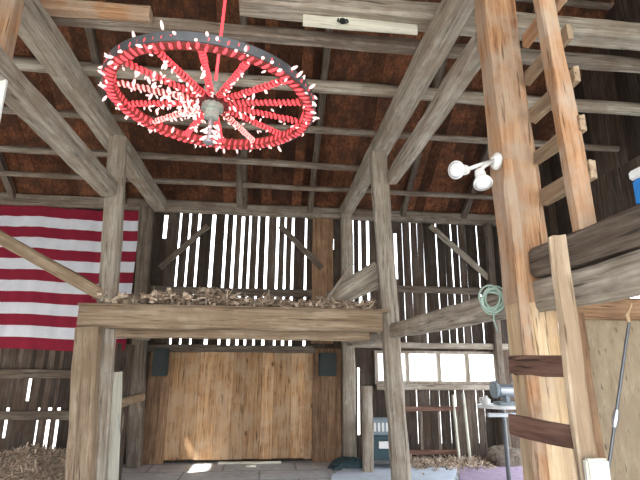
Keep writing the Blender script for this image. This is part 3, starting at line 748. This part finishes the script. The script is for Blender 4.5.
# ------------------------------------------------------------------ machines / things in right bay
p = at(381,464,Z=0); YM = 7.85
e = empty('garden_cart', (at(381,440,Y=YM).x, YM, 0))
k = YM/485
bm = bmesh.new(); bbox(bm, (-.2,-.16,.55-.05), (.2,.16,.78-.05), .02); obj('body', bm, M['bluegrey'], e)
bm = bmesh.new()
for i in range(5): bbox(bm, (-.15+i*.065,-.175,.55), (-.115+i*.065,-.155,.68), .004)
obj('grille', bm, M['white'], e)
bm = bmesh.new(); bbox(bm, (-.22,-.18,.14), (.22,.18,.5), .03); obj('lower_housing', bm, M['teal'], e)
bm = bmesh.new(); bbox(bm, (-.09,-.19,.30), (.09,-.17,.42), .01); obj('badge_plate', bm, M['white'], e)
for sx in (-1, 1):
    for sy in (-1, 1):
        bm = bmesh.new(); lathe(bm, [(.05,-.03),(.11,-.028),(.12,0),(.11,.028),(.05,.03)], 20); obj('wheel', bm, M['black'], e, loc=(sx*.24, sy*.12, .12), rot=(0,R(90),0))
tag(e, 'small blue-grey wheeled machine behind the centre post', 'machine')
# dark heap left of it: folded dark teal tarp
def lump(name, c, rx, ry, rz, mat, label, cat):
    bm = bmesh.new(); bmesh.ops.create_icosphere(bm, subdivisions=4, radius=1)
    sd = random.random()*50
    for v in bm.verts:
        n_ = 1+.28*noise.noise(v.co*2.2+Vector((sd,0,0)))+.10*noise.noise(v.co*6+Vector((sd,0,0)))
        v.co = Vector((v.co.x*rx*n_, v.co.y*ry*n_, max(0, v.co.z*rz*n_)))
    o = obj(name, bm, M[mat], loc=c, smooth=False); return tag(o, label, cat)
lump('crumpled_tarp', (at(348,458,Y=7.9).x, 7.9, 0), .3, .22, .14, 'teal', 'crumpled dark tarp on the floor at the foot of the right back post', 'tarp')
lump('dark_sack', (wx(492,455), 7.9, 0), .42, .25, .26, 'greyd', 'dark lumpy sack under the small white table', 'sack')
# wooden rack below window
rk = empty('slat_frame', (wx(424,430), YB-.16, 0))
xa, xb = wx(400,410)-rk.location.x, wx(452,410)-rk.location.x; zh = wz(406,424)
for x in (xa, wx(418,430)-rk.location.x, wx(436,430)-rk.location.x, xb):
    child_timber('upright', rk, rk.location+Vector((x,0,0)), rk.location+Vector((x,0,zh)), .05, .04, 'pole')
for z in (zh-.03, wz(450,424)):
    child_timber('crossbar', rk, rk.location+Vector((xa-.03,-.04,z)), rk.location+Vector((xb+.03,-.04,z)), .035, .07, 'brown')
tag(rk, 'low slatted frame standing below the strip window', 'frame')
for (a, b, l) in (((459,455),(453,395),'left of two pale poles leaning below the strip window'),((470,456),(463,393),'right of two pale poles leaning below the strip window')):
    A = at(*a, Y=YB-.32); B = at(*b, Y=YB-.17); A.z = .03
    rpole('leaning_pole', A, B, .024, 'whiteboard', l, 'pole', 'pale poles below the window')
# small white table with machine
YT = 6.6
tx0, tx1 = at(478,402,Y=YT).x, at(524,402,Y=YT).x; tz = at(500,406,Y=YT-.2).z
e = empty('small_table', ((tx0+tx1)/2, YT, 0)); w = (tx1-tx0)/2
bm = bmesh.new(); lathe(bm, [(w*.96,0),(w,.01),(w,.03),(w*.96,.04)], 32)
for v in bm.verts: v.co.y *= .85
obj('table_top', bm, M['white'], e, loc=(0,0,tz-.04))
bm = bmesh.new(); tube(bm, [(.02,0,0.03),(.02,0,tz-.04)], .03, 10); obj('leg', bm, M['iron'], e)
bm = bmesh.new(); bbox(bm, (-.22,-.04,tz-.16),(.24,.04,tz-.11),.008); obj('cross_rail', bm, M['steel'], e)
bm = bmesh.new(); bbox(bm, (-.2,-.03,0), (.24,.03,.04), .01); bbox(bm, (-.01,-.2,0), (.05,.2,.038), .01); obj('foot', bm, M['iron'], e)
tag(e, 'small white oval table beside the ladder post', 'table')
bx = at(506,400,Y=YT).x
e = empty('bench_grinder', (bx, YT, tz)); e.scale = (1.25,1.25,1.25)
bm = bmesh.new(); bbox(bm, (-.12,-.09,0), (.13,.09,.03), .008); obj('base', bm, M['bluegrey'], e)
bm = bmesh.new(); lathe(bm, [(.05,-.1),(.07,-.08),(.07,.08),(.05,.1)], 20); obj('motor', bm, M['steel'], e, loc=(0,0,.15), rot=(0,R(90),0), smooth=False)
bm = bmesh.new(); bbox(bm, (-.03,-.05,.02), (.03,.05,.11), .01); obj('stand', bm, M['bluegrey'], e)
for s in (-1, 1):
    bm = bmesh.new(); lathe(bm, [(.085,-.02),(.095,-.012),(.095,.012),(.085,.02)], 22); obj('grinding_wheel', bm, M['palecloth'] if s > 0 else M['bluegrey'], e, loc=(s*.125,0,.16), rot=(0,R(90),0))
tag(e, 'blue-grey bench machine with two round wheels on the small white table', 'tool')
e = empty('white_jug', (at(485,398,Y=YT).x-.0, YT-.02, tz))
bm = bmesh.new(); lathe(bm, [(.05,0),(.06,.01),(.062,.07),(.03,.1),(.026,.12)], 16); obj('body', bm, M['white'], e, smooth=True)
bm = bmesh.new(); tube(bm, [(-.03,0,.1),(-.085,0,.09),(-.085,0,.04),(-.055,0,.03)], .008, 6); obj('handle', bm, M['white'], e)
tag(e, 'small white jug at the left end of the white table', 'jug')
# ------------------------------------------------------------------ light
w = bpy.data.worlds.new('daylight'); sc.world = w; w.use_nodes = True
nt = w.node_tree; nt.nodes.clear(); o = nt.nodes.new('ShaderNodeOutputWorld'); bg = nt.nodes.new('ShaderNodeBackground')
tc = nt.nodes.new('ShaderNodeTexCoord'); sp_ = nt.nodes.new('ShaderNodeSeparateXYZ'); nt.links.new(tc.outputs['Generated'], sp_.inputs[0])
c = ramp(nt, sp_.outputs['Z'], [(0, (.93,.95,.97)), (.5, (.80,.88,1.0))])
nt.links.new(c, bg.inputs[0]); bg.inputs[1].default_value = 3.4; nt.links.new(bg.outputs[0], o.inputs[0])
s = bpy.data.lights.new('sun', 'SUN'); s.energy = 14; s.angle = R(.6); s.color = (1,.96,.88); so = bpy.data.objects.new('sun', s); COL.objects.link(so)
so.rotation_euler = SUN.to_track_quat('Z','Y').to_euler(); so.location = (0,0,12)
# the wide open barn doorway behind the viewer: sky portal
al = bpy.data.lights.new('doorway_portal', 'AREA'); al.shape = 'RECTANGLE'; al.size = 7.2; al.size_y = 3.9; al.cycles.is_portal = True
ao = bpy.data.objects.new('doorway_portal', al); COL.objects.link(ao); ao.location = (0, YFW-.02, 1.95); ao.rotation_euler = (R(90), 0, 0)
vs = sc.view_settings; vs.view_transform = 'Standard'; vs.look = 'None'; vs.gamma = 1; vs.use_curve_mapping = False; vs.exposure = 0.92
sc.cycles.max_bounces = 10; sc.cycles.diffuse_bounces = 6
sc.cycles.use_denoising = True
